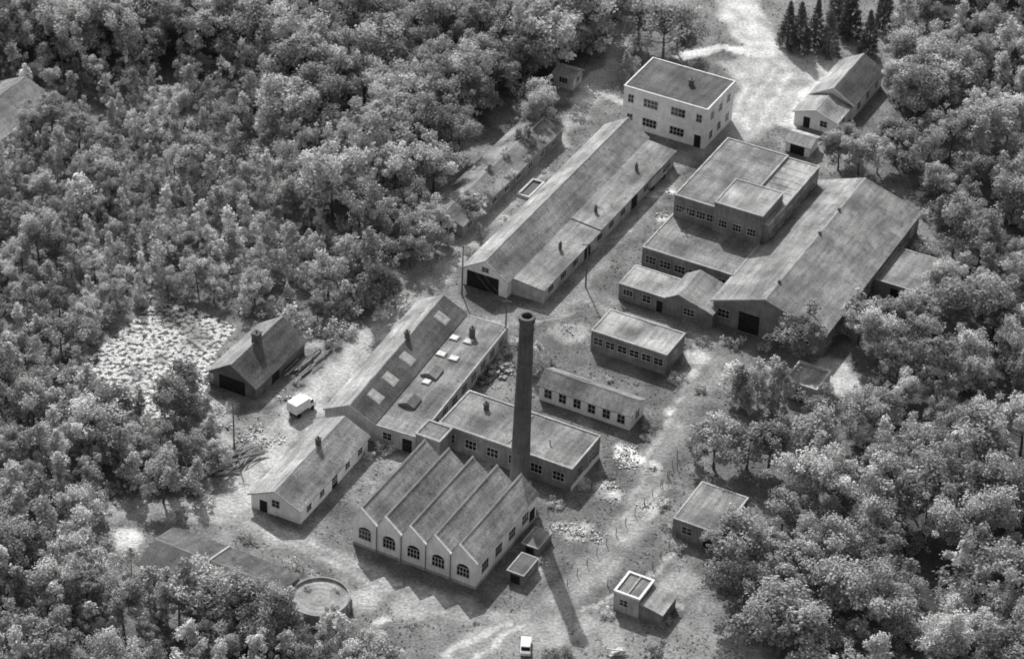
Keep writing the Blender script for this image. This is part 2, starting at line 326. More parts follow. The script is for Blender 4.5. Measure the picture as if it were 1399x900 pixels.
# 11 brick shed
s=Bld('brick_store',(808,452),(910,487),(938,457),3.5); LA,LB=s.LA,s.LB
s.flat(0,0,LA,LB,3.5,M_brick,M_rfl,M_cop,par=.2)
for i in range(6): s.win('front',LA*(.1+.16*i),1.4,1.5,1.2,2,2)
s.win('right',LB*.5,1.4,1.4,1.2); s.done()
# 12 white walled workshop
s=Bld('white_walled_workshop',(737,525),(863,566),(880,545),2.7); LA,LB=s.LA,s.LB
s.gable(0,0,LA,LB,2.7,4.0,M_white,M_rf,ridge='x',ov=.3)
for i in range(6): s.win('front',LA*(.1+.16*i),.8,1.2,1.5,2,2)
s.win('right',LB*.5,1,1.2,1.2); s.done()
# 13
s=Bld('small_flat_store',(920,708),(985,730),(955,657),3.0); s.flat(0,0,s.LA,s.LB,3.0,M_brick,M_rf,M_cop,par=.15); s.win('front',s.LA*.3,1.1,1.5,1.2); s.opening('front',s.LA*.75,0,1.3,2.2); s.done()
# 14 hut
s=Bld('concrete_hut',(839,808),(874,820),(893,794),3.0); LA,LB=s.LA,s.LB
s.flat(0,0,LA,LB,3.0,M_plas,M_rf,M_wp,par=.32,pw=.25); 
b=MB(); b.box(LA*.5-.1,.3,3.09,LA*.5+.1,LB-.3,3.25); s.part('roof_divider',b,M_cop)
s.win('front',LA*.4,1.2,1.2,1.0)
b=MB(); b.prism([(LA+.01,0),(LA*1.9,0),(LA*1.9,1.9),(LA+.01,2.5)],.1,LB); s.part('lean_to',b,M_brick)
b=MB(); b.prism([(LA+.13,2.5),(LA*1.9+.2,1.92),(LA*1.9+.2,2.05),(LA+.13,2.65)],-.1,LB+.2); s.part('lean_to_roof',b,M_rfl); s.done()
# 15 barn
s=Bld('old_barn',(285,506),(350,528),(418,466),2.3); LA,LB=s.LA,s.LB
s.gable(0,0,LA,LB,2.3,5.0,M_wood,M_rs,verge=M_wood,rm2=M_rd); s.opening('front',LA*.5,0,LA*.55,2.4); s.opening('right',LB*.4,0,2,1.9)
s.chim(LA*.5,LB*.5,4.6,6.3,1.1); s.done()
# 16 cottage far left
s=Bld('far_cottage',(-78,166),(0,190),(68,135),3.0); s.gable(0,0,s.LA,s.LB,3.0,5.6,M_white,M_rs,verge=M_trim); s.win('right',s.LB*.6,1,1.4,1.2); s.done()
# 17 house
s=Bld('caretaker_house',(1109,127),(1165,145),(1207,98),3.0); LA,LB=s.LA,s.LB
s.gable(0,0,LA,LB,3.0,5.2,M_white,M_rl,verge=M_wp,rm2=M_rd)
for k in (.2,.5,.8): s.win('right',LB*k,1,1.2,1.2)
s.win('front',LA*.7,1,1.2,1.2); s.done()
s=Bld('house_extension',(1086,151),(1142,169),(1108,129),2.6); s.gable(0,0,s.LA,s.LB-.4,2.6,3.9,M_white,M_rl,verge=M_wp); s.opening('front',s.LA*.3,0,1.2,2); s.win('front',s.LA*.7,1,1.3,1.1); s.win('right',s.LB*.5,1,1,1); s.done()
s=Bld('garage',(1074,190),(1106,200),(1087,176),2.3); s.gable(0,0,s.LA,s.LB,2.0,2.7,M_white,M_rl,ridge='x'); s.opening('front',s.LA*.5,0,s.LA*.6,1.8); s.done()
# 18 gatehouse
s=Bld('gatehouse',(757,98),(783,106),(769,86),2.7); s.gable(0,0,s.LA,s.LB,2.4,3.2,M_plas,M_rl,ridge='x'); s.win('front',s.LA*.5,1,1.6,1.1,3,1); s.win('right',s.LB*.5,1,1.2,1.0); s.done()
# 19 bottom-left shed
s=Bld('long_low_shed',(190,770),(372,826),(226,716),2.0); LA,LB=s.LA,s.LB
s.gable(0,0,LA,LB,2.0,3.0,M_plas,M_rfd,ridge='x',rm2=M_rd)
b=MB(); zz=lambda y:3.0-abs(y-LB/2)*(1.0/(LB/2))
b.prism([(-.4,zz(-.4)+.13),(LB/2,3.0+.13),(LB+.4,zz(LB+.4)+.13),(LB+.4,zz(LB+.4)+.26),(LB/2,3.26),(-.4,zz(-.4)+.26)],LA*.42,LA*.42+.3,'x'); s.part('fire_wall',b,M_cop)
for i in range(7): s.win('front',LA*(.08+.14*i),1,1.2,.8)
s.opening('front',LA*.22,0,2,1.9); s.done()
# tank
P=G(437,830); e=empty('round_concrete_tank',(P.x,P.y,0)); b=MB()
pr=[(4.1,0),(4.1,1.9),(4.0,1.9),(4.0,2.05),(3.8,2.05),(3.8,1.75)]+[(3.8-i*.42,1.7-.05*(i%2)) for i in range(1,10)]
b.lathe(pr,0,0,36); b.obj('wall',M_conc,e)
b=MB()
for i in range(16): a=i*math.pi/8; x,y=4.15*math.cos(a),4.15*math.sin(a); b.rod((x,y,0),(x,y,1.8),.16,.12,6)
b.obj('buttresses',M_conc,e)
FOOT.append((P.x-4,P.y-4,0,8,8)); TANK=P
# 20 overgrown barrack
s=Bld('overgrown_barrack',(578,292),(632,309),(728,165),2.2); LA,LB=s.LA,s.LB
s.gable(0,0,LA,LB,2.2,3.4,M_brick,M_moss,rm2=M_moss,ov=.2)
for i in range(8): s.win('right',LB*(.07+.12*i),.8,1.4,.9,2,1)
s.opening('front',LA*.5,0,2,1.9); s.done(); HUT=s
# 21/22
s=Bld('low_outbuilding',(1195,380),(1258,398),(1232,338),2.8); s.flat(0,0,s.LA,s.LB,2.6,M_brick,M_rf,M_cop,par=.12,pw=.12); s.opening('front',s.LA*.5,0,2,2); s.done()
s=Bld('roofless_store',(1072,520),(1116,534),(1096,496),2.8); s.flat(0,0,s.LA,s.LB,2.6,M_plas,M_rfl,M_trim,par=.5); s.opening('front',s.LA*.5,0,1.5,2); s.done()
s=Bld('water_basin',(706,268),(722,274),(738,250),0); b=MB(); LA,LB=s.LA,s.LB
b.box(0,0,0,LA,.3,.5); b.box(0,LB-.3,0,LA,LB,.5); b.box(0,.3,0,.3,LB-.3,.5); b.box(LA-.3,.3,0,LA,LB-.3,.5); s.part('rim',b,M_trim)
b=MB(); b.box(.3,.3,0.01,LA-.3,LB-.3,.2); s.part('water',b,M_glass)
# ---------------------------------------------------------------- ground painting
def inside(P,poly):
    x,y=P[:,0],P[:,1]; r=np.zeros(len(P),bool); n=len(poly)
    for i in range(n):
        x1,y1=poly[i]; x2,y2=poly[(i+1)%n]
        if y1==y2: continue
        c=((y1>y)!=(y2>y))&(x<(x2-x1)*(y-y1)/(y2-y1)+x1); r^=c
    return r
def segd(P,a,b):
    ab=b-a; t=np.clip(((P-a)@ab)/(ab@ab+1e-9),0,1); q=a+t[:,None]*ab; return np.hypot(*(P-q).T)
def lined(P,pl):
    d=np.full(len(P),1e9)
    for i in range(len(pl)-1): d=np.minimum(d,segd(P,pl[i],pl[i+1]))
    return d
def smooth(x): x=np.clip(x,0,1); return x*x*(3-2*x)
def wob(P,sc,seed):
    r=np.random.RandomState(seed); o=np.zeros(len(P))
    for k in range(7):
        a=r.rand()*6.28; f=sc*(1+r.rand()*2.5); o+=np.sin((P[:,0]*math.cos(a)+P[:,1]*math.sin(a))*f+r.rand()*6.28)
    return o/4
R1=[(-80,95),(350,95),(400,200),(470,330),(500,425),(440,448),(340,432),(230,408),(190,425),(140,450),(112,500),(100,520),(-80,520)]
R2=[(-80,470),(100,470),(125,572),(210,590),(280,595),(300,640),(275,685),(150,690),(120,740),(150,840),(400,862),(480,880),(530,970),(-80,970)]
R3=[(-80,-70),(870,-70),(850,30),(800,85),(745,125),(670,150),(620,195),(560,265),(560,325),(545,390),(500,425),(470,330),(400,210),(350,100),(-80,90)]
R5=[(1250,-70),(1490,-70),(1490,980),(1100,980),(1050,900),(985,830),(1030,760),(1060,700),(1150,640),(1190,560),(1190,480),(1240,430),(1310,400),(1290,330),(1235,240),(1225,150),(1235,60)]
POND=[(212,412),(262,420),(325,446),(296,482),(286,525),(255,575),(190,582),(125,545),(120,488),(165,452)]
ops=[]
def opoly(pts,v,soft=1.5): ops.append(('p',GP(pts),v,soft))
def oline(pts,w,v,soft=.8,k=1.0): ops.append(('l',GP(pts),w,v,soft,k))
def oblob(u,v_,r,v,soft=1.0): p=G(u,v_); ops.append(('b',np.array([p.x,p.y]),r,v,soft))
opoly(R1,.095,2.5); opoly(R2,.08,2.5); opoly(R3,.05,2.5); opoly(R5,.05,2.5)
opoly([(620,330),(720,410),(800,330),(905,215),(930,180),(1010,190),(1110,205),(925,270),(870,350),(840,400),(980,440),(1110,480),(1000,560),(940,620),(900,700),(800,830),(700,850),(480,775),(330,705),(345,640),(600,395)],.095,2)
opoly([(400,600),(440,530),(420,500),(300,530),(300,640),(330,660)],.13,2)
opoly([(740,210),(800,140),(740,135),(700,200)],.06,2)  # shady lawn patch: the shade is painted into the ground tone
opoly([(700,856),(800,840),(940,740),(985,830),(1040,890),(1060,960),(590,960),(640,880)],.145,2.5)
opoly([(480,640),(520,605),(560,620),(480,700),(420,740),(420,715)],.15,1.5)
opoly([(940,-90),(1250,-90),(1235,60),(1170,80),(1060,60),(1010,0),(950,60)],.13,2)
rp=random.Random(21)
for i in range(85):
    oblob(rp.uniform(600,980),rp.uniform(220,840),rp.uniform(.5,2.6),rp.choice([.06,.07,.075,.13,.15,.17]),rp.uniform(.4,1.5))
for i in range(40):
    oblob(rp.uniform(290,640),rp.uniform(520,850),rp.uniform(.5,2.0),rp.choice([.07,.08,.16,.19,.22]),rp.uniform(.4,1.2))
for i in range(30):
    oblob(rp.uniform(20,400),rp.uniform(110,400),rp.uniform(.6,2.5),rp.choice([.14,.2,.25]),rp.uniform(.4,1.2))
for (u,v_,r,a) in ((760,600,3,.07),(850,390,3,.075),(900,600,3,.075),(700,720,3,.065),(860,760,5,.085),(440,760,3,.08),(650,840,3,.08),(960,560,3,.08),(870,330,2,.08),(720,450,4,.07),(640,415,3,.07),(460,700,3,.075),(760,470,3,.075),(820,800,3,.075),(560,800,3,.08),(880,420,2,.07)): oblob(u,v_,r,a,2)
oline([(120,700),(200,690),(330,703),(420,748),(500,782),(600,826),(700,852),(760,845)],2.2,.18)
oline([(250,700),(318,690),(336,655),(415,560),(492,478),(560,410),(605,375),(618,345)],2.3,.24)
oline([(618,350),(640,322),(700,262),(760,195),(800,140),(838,85),(850,60)],1.7,.19)
oline([(575,405),(560,380),(600,340),(618,345)],1.6,.16)
oline([(600,400),(640,440),(700,440),(760,420)],2.5,.12,1.2)
oline([(760,410),(820,345),(870,290),(930,215),(985,180)],2.4,.145)
oline([(690,430),(760,420),(800,400),(850,430),(960,445),(985,490),(940,545),(900,620),(880,680)],1.8,.145,1.5)
oline([(880,680),(850,740),(790,800),(740,838),(660,872),(590,925)],2.0,.17,1.2)
oline([(700,850),(650,865),(610,895),(590,930)],.5,.32,.3); oline([(730,852),(680,872),(640,905),(625,935)],.5,.32,.3)
oline([(335,712),(420,755),(500,790),(600,834)],.3,.27,.3); oline([(345,702),(430,744),(510,779),(610,820)],.3,.27,.3)
oline([(925,740),(905,765),(885,790)],.4,.26,.3); oline([(905,660),(890,700),(850,740)],.4,.25,.3)
oline([(790,340),(850,285),(910,225)],.3,.22,.3); oline([(805,352),(865,300),(925,235)],.3,.22,.3)
oline([(720,425),(800,410),(860,440),(950,455)],.3,.2,.3); oline([(960,470),(935,540),(890,620),(845,730)],.3,.22,.3); oline([(640,440),(740,440),(790,425)],.3,.19,.3); oline([(930,830),(870,800),(800,830)],.3,.24,.3)
oline([(990,-70),(1012,20),(1040,62),(1090,85),(1150,95)],3.8,.31,.9)
opoly([(985,85),(1050,66),(1135,92),(1105,130),(1070,170),(1010,200),(985,180),(1010,120)],.23,1.2)
oline([(930,76),(990,68),(1050,72)],1.3,.36,.5); oline([(1140,100),(1110,130),(1080,170)],1.7,.35,.6)
oline([(1060,95),(1035,130),(1015,175)],.5,.32,.4); oline([(1080,100),(1055,135),(1035,180)],.5,.32,.4); oline([(1045,90),(1015,125),(1005,160)],.4,.3,.4)
oline([(835,85),(800,125),(790,135)],1.2,.27,.5); oline([(812,122),(850,138)],1,.27,.4)
oline([(515,400),(560,360),(590,340)],1.0,.1,1)
for (u,v_,r,a) in ((855,622,2.0,.6),(868,632,1.2,.6),(845,612,1.,.5),(895,640,.9,.45),(800,660,1.,.4),(830,662,.8,.45),(880,690,.7,.5),(840,680,.8,.4),(790,728,1.6,.26),(770,718,1.2,.25),(917,563,.6,.45),(905,300,.6,.5),(915,260,.6,.5),(900,270,.5,.5),
    (950,490,2.0,.28),(940,510,1.2,.28),(780,455,2.6,.18),(590,640,1.2,.14),(540,632,1.6,.22),(1135,505,3,.32),(1150,525,3,.3),(345,598,1,.3),(360,610,1,.32),(390,560,1.6,.22),(175,740,2,.38),(170,725,1.6,.38),(130,660,1.2,.45),(520,850,.8,.45),(430,470,1.5,.22),(705,265,1.5,.26),(690,300,2,.18),(740,235,1.5,.22),(560,830,3,.22),(500,815,2.4,.22),(860,720,2,.18),(375,268,1.2,.4),(165,150,.8,.5),(340,320,2,.2),(410,545,1,.28),(300,600,1.5,.24),(745,870,3,.2),(930,800,3,.19),(820,860,3,.19),(300,560,2.5,.24),(280,590,2,.26),(120,590,1.5,.4)):
    oblob(u,v_,r,a,.7)
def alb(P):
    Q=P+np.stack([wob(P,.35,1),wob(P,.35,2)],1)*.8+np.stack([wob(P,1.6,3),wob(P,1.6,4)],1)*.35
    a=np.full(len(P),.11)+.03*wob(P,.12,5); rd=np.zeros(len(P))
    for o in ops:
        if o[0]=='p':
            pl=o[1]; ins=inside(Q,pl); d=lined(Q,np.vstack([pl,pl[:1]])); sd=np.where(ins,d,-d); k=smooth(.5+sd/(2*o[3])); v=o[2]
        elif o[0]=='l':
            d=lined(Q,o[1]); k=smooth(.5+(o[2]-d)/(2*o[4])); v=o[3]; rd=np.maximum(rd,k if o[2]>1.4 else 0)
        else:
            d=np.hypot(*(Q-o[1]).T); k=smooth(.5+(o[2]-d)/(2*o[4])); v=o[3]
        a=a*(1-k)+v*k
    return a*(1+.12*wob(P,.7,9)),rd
fx=np.arange(-112,118,.6); fy=np.arange(-105,165,.6)
xs=np.concatenate([[-4000,-1500,-600,-300,-160],fx,[165,300,600,1500,4000]]); ys=np.concatenate([[-3000,-1000,-400,-200,-130],fy,[200,300,600,1500,5000]])
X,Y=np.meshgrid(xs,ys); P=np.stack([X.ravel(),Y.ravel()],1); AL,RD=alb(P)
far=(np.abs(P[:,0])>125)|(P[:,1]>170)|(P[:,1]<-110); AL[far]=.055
AL*=1.75
nx,ny=len(xs),len(ys); Z=np.zeros(len(P))
idx=np.arange(nx*ny).reshape(ny,nx); F=np.stack([idx[:-1,:-1].ravel(),idx[:-1,1:].ravel(),idx[1:,1:].ravel(),idx[1:,:-1].ravel()],1)
def npmesh(name,V,F,mat,attrs=None):
    me=bpy.data.meshes.new(name); k=F.shape[1]
    me.vertices.add(len(V)); me.vertices.foreach_set('co',V.astype(np.float32).ravel())
    me.loops.add(F.size); me.loops.foreach_set('vertex_index',F.astype(np.int32).ravel())
    me.polygons.add(len(F)); me.polygons.foreach_set('loop_start',(np.arange(len(F))*k).astype(np.int32)); me.polygons.foreach_set('loop_total',np.full(len(F),k,np.int32))
    for an,av in (attrs or {}).items():
        at=me.attributes.new(an,'FLOAT','POINT'); at.data.foreach_set('value',av.astype(np.float32))
    me.materials.append(mat); me.update(calc_edges=True); me.validate(); return me
n=N('earth_and_grass'); at=n.t.nodes.new('ShaderNodeAttribute'); at.attribute_name='alb'
a=n.rng(n.noise(.3,6),.3,.7,.72,1.28); b=n.rng(n.noise(2.2,5),.32,.68,.7,1.3); c=n.rng(n.noise(9,3),.3,.7,.75,1.25)
v=n.math('MULTIPLY',n.math('MULTIPLY',a,b),n.math('MULTIPLY',c,at.outputs['Fac'])); n.bsdf(v,.95,n.noise(3,4),.16,spec=.1); M_gr=n.m
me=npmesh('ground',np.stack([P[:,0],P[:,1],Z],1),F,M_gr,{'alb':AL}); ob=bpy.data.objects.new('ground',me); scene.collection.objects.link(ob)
fr=RD[F].mean(1)>.5; FF=F[fr]; uq,inv=np.unique(FF,return_inverse=True)
me=npmesh('dirt_road',np.stack([P[uq,0],P[uq,1],np.full(len(uq),.006)],1),inv.reshape(-1,4),M_gr,{'alb':AL[uq]}); ob=bpy.data.objects.new('dirt_road',me); scene.collection.objects.link(ob)
# pond
n=N('pond_water'); al=n.rng(n.noise(1.3,10),.45,.52,0,1); big=n.rng(n.noise(.16,3),.38,.5,.3,1); sp=n.rng(n.noise(5,4),.42,.58,.3,1.0)  # pale noise patches: floating algae plus sun sparkle painted into the colour
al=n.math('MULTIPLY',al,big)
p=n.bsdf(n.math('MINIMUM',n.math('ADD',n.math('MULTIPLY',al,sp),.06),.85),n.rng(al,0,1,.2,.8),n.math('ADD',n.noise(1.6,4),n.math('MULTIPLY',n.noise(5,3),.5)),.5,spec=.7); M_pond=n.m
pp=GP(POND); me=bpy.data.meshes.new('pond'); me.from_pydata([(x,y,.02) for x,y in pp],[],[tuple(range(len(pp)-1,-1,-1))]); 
bm=bmesh.new(); bm.from_mesh(me)
for f in bm.faces:
    f.normal_update()
    if f.normal.z<0: f.normal_flip()
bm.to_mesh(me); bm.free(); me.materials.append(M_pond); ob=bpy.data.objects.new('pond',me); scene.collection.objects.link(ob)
# ---------------------------------------------------------------- vegetation prototypes
def leafmat(name,c,tr=.28):
    n=N(name); at=n.t.nodes.new('ShaderNodeAttribute'); at.attribute_name='tone'; oi=n.t.nodes.new('ShaderNodeObjectInfo')
    v=n.math('MULTIPLY',n.math('MULTIPLY',at.outputs['Fac'],n.rng(oi.outputs['Random'],0,1,.6,1.35)),c)
    d=n.t.nodes.new('ShaderNodeBsdfDiffuse'); t=n.t.nodes.new('ShaderNodeBsdfTranslucent'); mx=n.t.nodes.new('ShaderNodeMixShader'); mx.inputs[0].default_value=tr
    n.L(v,d.inputs[0]); n.L(v,t.inputs[0]); n.L(d.outputs[0],mx.inputs[1]); n.L(t.outputs[0],mx.inputs[2]); n.L(mx.outputs[0],n.o.inputs[0]); return n.m
M_leaf=leafmat('broadleaf_foliage',.45); M_birch=leafmat('birch_foliage',.52); M_con=leafmat('conifer_needles',.17,.15)
def clumps(cs,rs,npc,size,up=.75,flat=.8):
    V=[];T=[]
    for c,r in zip(cs,rs):
        k=max(8,int(npc*(r/1.0)**1.6)); d=nr.normal(size=(k,3)); d/=np.linalg.norm(d,axis=1)[:,None]
        rad=r*(.35+.8*nr.rand(k)**.7)*(1+.3*np.sin(d[:,0]*5+c[0]*9)*np.cos(d[:,1]*5+c[1]*7)); p=c+d*rad[:,None]*np.array([1,1,flat])
        nn=d*.8+nr.normal(size=(k,3))*.6+np.array([0,0,up]); nn/=np.linalg.norm(nn,axis=1)[:,None]
        t=np.cross(nn,nr.normal(size=(k,3))); t/=np.linalg.norm(t,axis=1)[:,None]; b=np.cross(nn,t)
        sz=size*(.5+1.0*nr.rand(k))[:,None]; q=np.stack([p-t*sz,p-b*sz*.6,p+t*sz,p+b*sz*.6],1)
        V.append(q.reshape(-1,3)); T.append(np.repeat((.65+.7*nr.rand())*(.7+.6*nr.rand(k)),4))
    return np.vstack(V),np.concatenate(T)
def trunkmesh(h,r,limbs):
    b=MB(); pts=[Vector((0,0,-.1))]; 
    for i in range(1,6): pts.append(Vector((nr.normal()*.12*i/3,nr.normal()*.12*i/3,h*i/5)))
    for i in range(5): b.rod(pts[i],pts[i+1],r*(1-i/6),r*(1-(i+1)/6),7)
    for c in limbs:
        z=max(.2*h,min(c[2]*.72,h*.9)); k=min(4,int(z/h*5)); base=pts[k].lerp(pts[k+1],(z/h*5)-k if k<5 else 0)
        mid=(base+Vector(c))/2+Vector((0,0,-.2)); rr=r*.35; b.rod(base,mid,rr,rr*.6,5); b.rod(mid,Vector(c),rr*.6,rr*.2,4)
    return b
n=N('bark'); n.bsdf(n.rng(n.noise(4,3,(1,1,.3)),.3,.7,.06,.16)); M_bark=n.m
n=N('birch_bark'); n.bsdf(n.rng(n.noise(4,3,(1,1,2)),.35,.6,.15,.55)); M_bbark=n.m
def tree(kind,name,h,R):
    if kind=='broad':
        n=42; cs=[];rs=[]
        ph=nr.rand(4)*6.28; ax=1+.25*nr.normal(size=2)*.5; lean=nr.normal(size=2)*.5
        for i in range(n):
            d=nr.normal(size=3); d/=np.linalg.norm(d); 
            if d[2]<-.5: d[2]*=-.5
            lob=1+.3*math.sin(3*math.atan2(d[1],d[0])+ph[0])+.2*math.sin(5*math.atan2(d[1],d[0])+ph[1]+2*d[2])
            k=(.4+.65*nr.rand()**.5)*lob; cs.append(np.array([d[0]*R*.75*k*ax[0]+lean[0]*d[2],d[1]*R*.75*k*ax[1]+lean[1]*d[2],h*.57+d[2]*h*.35*k])); rs.append(R*(.12+.22*nr.rand()**1.4))
        V,T=clumps(cs,rs,150,.21); lm,bm_=M_leaf,M_bark; tr=trunkmesh(h*.8,.28*h/12,cs[::4])
    elif kind=='birch':
        n=34; cs=[];rs=[]; ph=nr.rand()*6.28
        for i in range(n):
            t=.12+.86*(i/n); a=nr.rand()*6.28; prf=math.sin(math.pi*min(1,max(.0,(t+.02))**.8))**.6*(1+.3*math.sin(t*9+ph)); rr=R*prf*(.15+.85*nr.rand()**.6)
            cs.append(np.array([math.cos(a)*rr,math.sin(a)*rr,h*t*(.93+.07*nr.rand())])); rs.append(.3+.5*nr.rand()**1.5)
        V,T=clumps(cs,rs,165,.175,.6,1.15); lm,bm_=M_birch,M_bbark; tr=trunkmesh(h*.92,.12,cs[::3])
    elif kind=='conifer':
        cs=[];rs=[]
        for i in range(90):
            t=i/90; a=i*2.4; rr=R*(1-t)**.85*(.55+.45*nr.rand()); cs.append(np.array([math.cos(a)*rr,math.sin(a)*rr,h*(.08+.9*t)-rr*.2])); rs.append(.3+.45*(1-t))
        V,T=clumps(cs,rs,150,.16,.3,.6); lm,bm_=M_con,M_bark; tr=trunkmesh(h*.95,.2,cs[::8])
    else:
        cs=[];rs=[]
        for i in range(12):
            a=nr.rand()*6.28; rr=R*.9*nr.rand()**.5; cs.append(np.array([math.cos(a)*rr,math.sin(a)*rr,h*(.2+.5*nr.rand())])); rs.append(R*(.2+.25*nr.rand()))
        V,T=clumps(cs,rs,90,.16,.6,.8); lm,bm_=M_birch,M_bark; tr=trunkmesh(h*.5,.08,cs[::2])
    tv=np.array(tr.v); V[:,2]=np.maximum(V[:,2],.05)
    me=bpy.data.meshes.new(name); allv=np.vstack([V,tv]); nl=len(V)//4
    faces=np.arange(len(V)).reshape(-1,4).tolist()+[[i+len(V) for i in f] for f in tr.f]
    me.from_pydata(allv.tolist(),[],faces); at=me.attributes.new('tone','FLOAT','POINT'); at.data.foreach_set('value',np.concatenate([T,np.ones(len(tv))]).astype(np.float32))
    me.materials.append(lm); me.materials.append(bm_); mi=np.zeros(len(me.polygons),np.int32); mi[nl:]=1; me.polygons.foreach_set('material_index',mi); me.update()
    return (me,h)
PR={'broad':[tree('broad','broadleaf_tree',12,3.9+.35*i) for i in range(8)],'birch':[tree('birch','birch_tree',8.5,1.2+.22*i) for i in range(8)],
    'conifer':[tree('conifer','conifer_tree',11,2.4) for i in range(2)],'bush':[tree('bush','bush',1.8,1.5+.2*i) for i in range(4)]}
NM={'broad':'broadleaf_tree','birch':'birch_tree','conifer':'conifer_tree','bush':'bush'}
def plant(x,y,kind,h,wide=1.0,z=0):
    me,h0=rnd.choice(PR[kind]); o=bpy.data.objects.new(NM[kind],me); k=h/h0; wv=k*wide*rnd.uniform(.82,1.18)
    o.location=(x,y,z); o.scale=(wv,wv*rnd.uniform(.85,1.15),k); o.rotation_euler=(rnd.uniform(-.06,.06),rnd.uniform(-.06,.06),rnd.uniform(0,6.28)); scene.collection.objects.link(o)
pondg=GP(POND)
def blocked(x,y,mg):
    for (ox,oy,an,la,lb) in FOOT:
        dx,dy=x-ox,y-oy; a=dx*math.cos(an)+dy*math.sin(an); b=-dx*math.sin(an)+dy*math.cos(an)
        if -mg<a<la+mg and -mg<b<lb+mg: return True
    return bool(inside(np.array([[x,y]]),pondg)[0])
placed=[]
def scatter(poly,sp,fn,mg,own=None,tries=14000):
    pl=GP(poly); lo=pl.min(0);hi=pl.max(0); L=placed if own is None else own
    C=lo+nr.rand(tries,2)*(hi-lo); C=C[inside(C,pl)]; A=np.array(L) if L else np.zeros((0,2))
    for c in C:
        if len(A) and (np.hypot(*(A-c).T)<sp).any(): continue
        if blocked(c[0],c[1],mg): continue
        A=np.vstack([A,c]); L.append(c); fn(c[0],c[1])
for (u,v_,h,k) in ((905,88,12,'broad'),(872,62,11,'broad'),(925,72,11,'broad'),(858,112,6.5,'birch'),(866,118,6,'birch'),
    (1075,62,9,'conifer'),(1092,70,10,'conifer'),(1112,66,10,'conifer'),(1132,76,9.5,'conifer'),(1187,74,9,'conifer'),(1160,50,11,'conifer'),(1145,30,10,'conifer'),(1205,40,11,'conifer'),
    (1145,232,7,'broad'),(1172,240,8,'broad'),(1198,236,8,'broad'),(1222,225,8,'broad'),(1205,200,6,'birch'),(1160,214,6,'broad'),
    (1088,503,10.5,'broad'),(1062,566,9.5,'birch'),(1052,560,10,'birch'),(1010,560,9,'birch'),(998,552,8,'birch'),(1022,565,8,'birch'),(1035,555,9,'birch'),(975,640,9.5,'broad'),(1048,650,10,'broad'),(1020,640,8,'broad'),(1110,640,10,'broad'),(1172,470,9,'broad'),(1160,460,7,'birch'),(950,635,7,'birch'),
    (1005,748,7,'broad'),(980,765,5,'broad'),(1015,838,10,'broad'),(1060,850,10,'broad'),(1120,600,8,'broad'),(735,505,5,'birch'),(725,512,5,'birch'),(718,500,4.5,'birch'),
    (262,560,9,'birch'),(250,566,10,'birch'),(236,570,8,'birch'),(228,845,9,'birch'),(262,852,11,'birch'),(275,856,10,'broad'),(345,866,10,'birch'),(320,862,9,'birch'),(360,870,9,'broad'),(205,838,8,'birch'),(300,862,9,'birch'),(245,850,9,'broad'),(380,872,8,'birch'),(330,868,10,'broad'),(180,800,7,'birch'),(250,720,4,'birch'),(395,866,7,'birch'),
    (560,250,11,'broad'),(600,190,12,'broad'),(640,140,12,'broad'),(545,330,9,'broad'),(568,300,7,'broad'),(590,330,8,'broad'),(612,335,6,'birch'),(572,345,8,'broad'),(720,215,6,'birch'),(705,212,5,'birch'),(735,178,8,'broad'),(742,160,7,'broad'),(560,365,7,'broad'),(690,235,5,'birch'),(668,258,5,'birch'),(655,325,3,'birch'),(640,302,5,'broad'),(628,215,9,'broad'),(592,262,9,'broad'),
    (470,900,8,'birch'),(450,910,9,'birch'),(760,925,5,'broad'),(890,915,5,'broad')):
    p=G(u,v_); placed.append(np.array([p.x,p.y])); plant(p.x,p.y,k,h)
for i in range(26):
    a,b_=rnd.uniform(.05,.95)*HUT.LA,rnd.random()*HUT.LB; q=HUT.O+HUT.A*a+HUT.B*b_; plant(q.x,q.y,'bush',rnd.uniform(.8,1.7),1.2,2.1)
for i in range(6):
    a=rnd.uniform(0,6.28); plant(TANK.x+2.6*math.cos(a),TANK.y+2.6*math.sin(a),'bush',rnd.uniform(.4,.8),1,1.6)
for (u,v_,h) in ((690,478,1.6),(700,470,1.3),(680,490,1.4),(745,500,1.4),(930,340,1),(845,425,.9),(832,520,.9),(925,520,1.1),(505,625,1),(525,615,1.2),(545,605,1.3),(890,585,1.2),(880,600,.8),(830,650,1),(760,690,1),(905,690,1.3),(912,720,1.2),(925,750,1.2),(830,840,1.1),(905,850,1.0),(1000,470,1.6),(1045,480,1.7),(1140,215,1.5),(870,190,1),(740,180,1.4),(760,170,1.3),(790,160,1.4),(640,345,1.2),(780,330,.9),(455,470,1.6),(470,455,1.8),(440,455,2),(520,435,2.2),(540,420,2.2),(285,690,1.3),(335,735,1.2),(400,775,1.4),(430,790,1.2),(650,850,.6),(560,850,.8),(1185,300,1.5),(1265,345,2.2),(960,470,1),(955,535,1)):
    p=G(u,v_)
    if not blocked(p.x,p.y,.2): plant(p.x,p.y,'bush',h)
scatter(R3,4.9,lambda x,y:plant(x,y,'broad' if rnd.random()<.82 else 'birch',rnd.uniform(8,14.5),.97),2.5)
scatter(R5,5.1,lambda x,y:plant(x,y,'broad' if rnd.random()<.86 else 'birch',rnd.uniform(6,12.5),.98),2.5)
scatter(R1,3.5,lambda x,y:plant(x,y,'birch' if rnd.random()<.68 else 'broad',rnd.choice([rnd.uniform(3.5,6),rnd.uniform(5.5,9)]),1.0),1.8)
scatter(R2,3.6,lambda x,y:plant(x,y,'birch' if rnd.random()<.55 else 'broad',rnd.uniform(5,9.8),1.0),1.8)
own=[]
scatter(R1,3.8,lambda x,y:plant(x,y,'bush',rnd.uniform(1.0,2.6)),.8,own,5000)
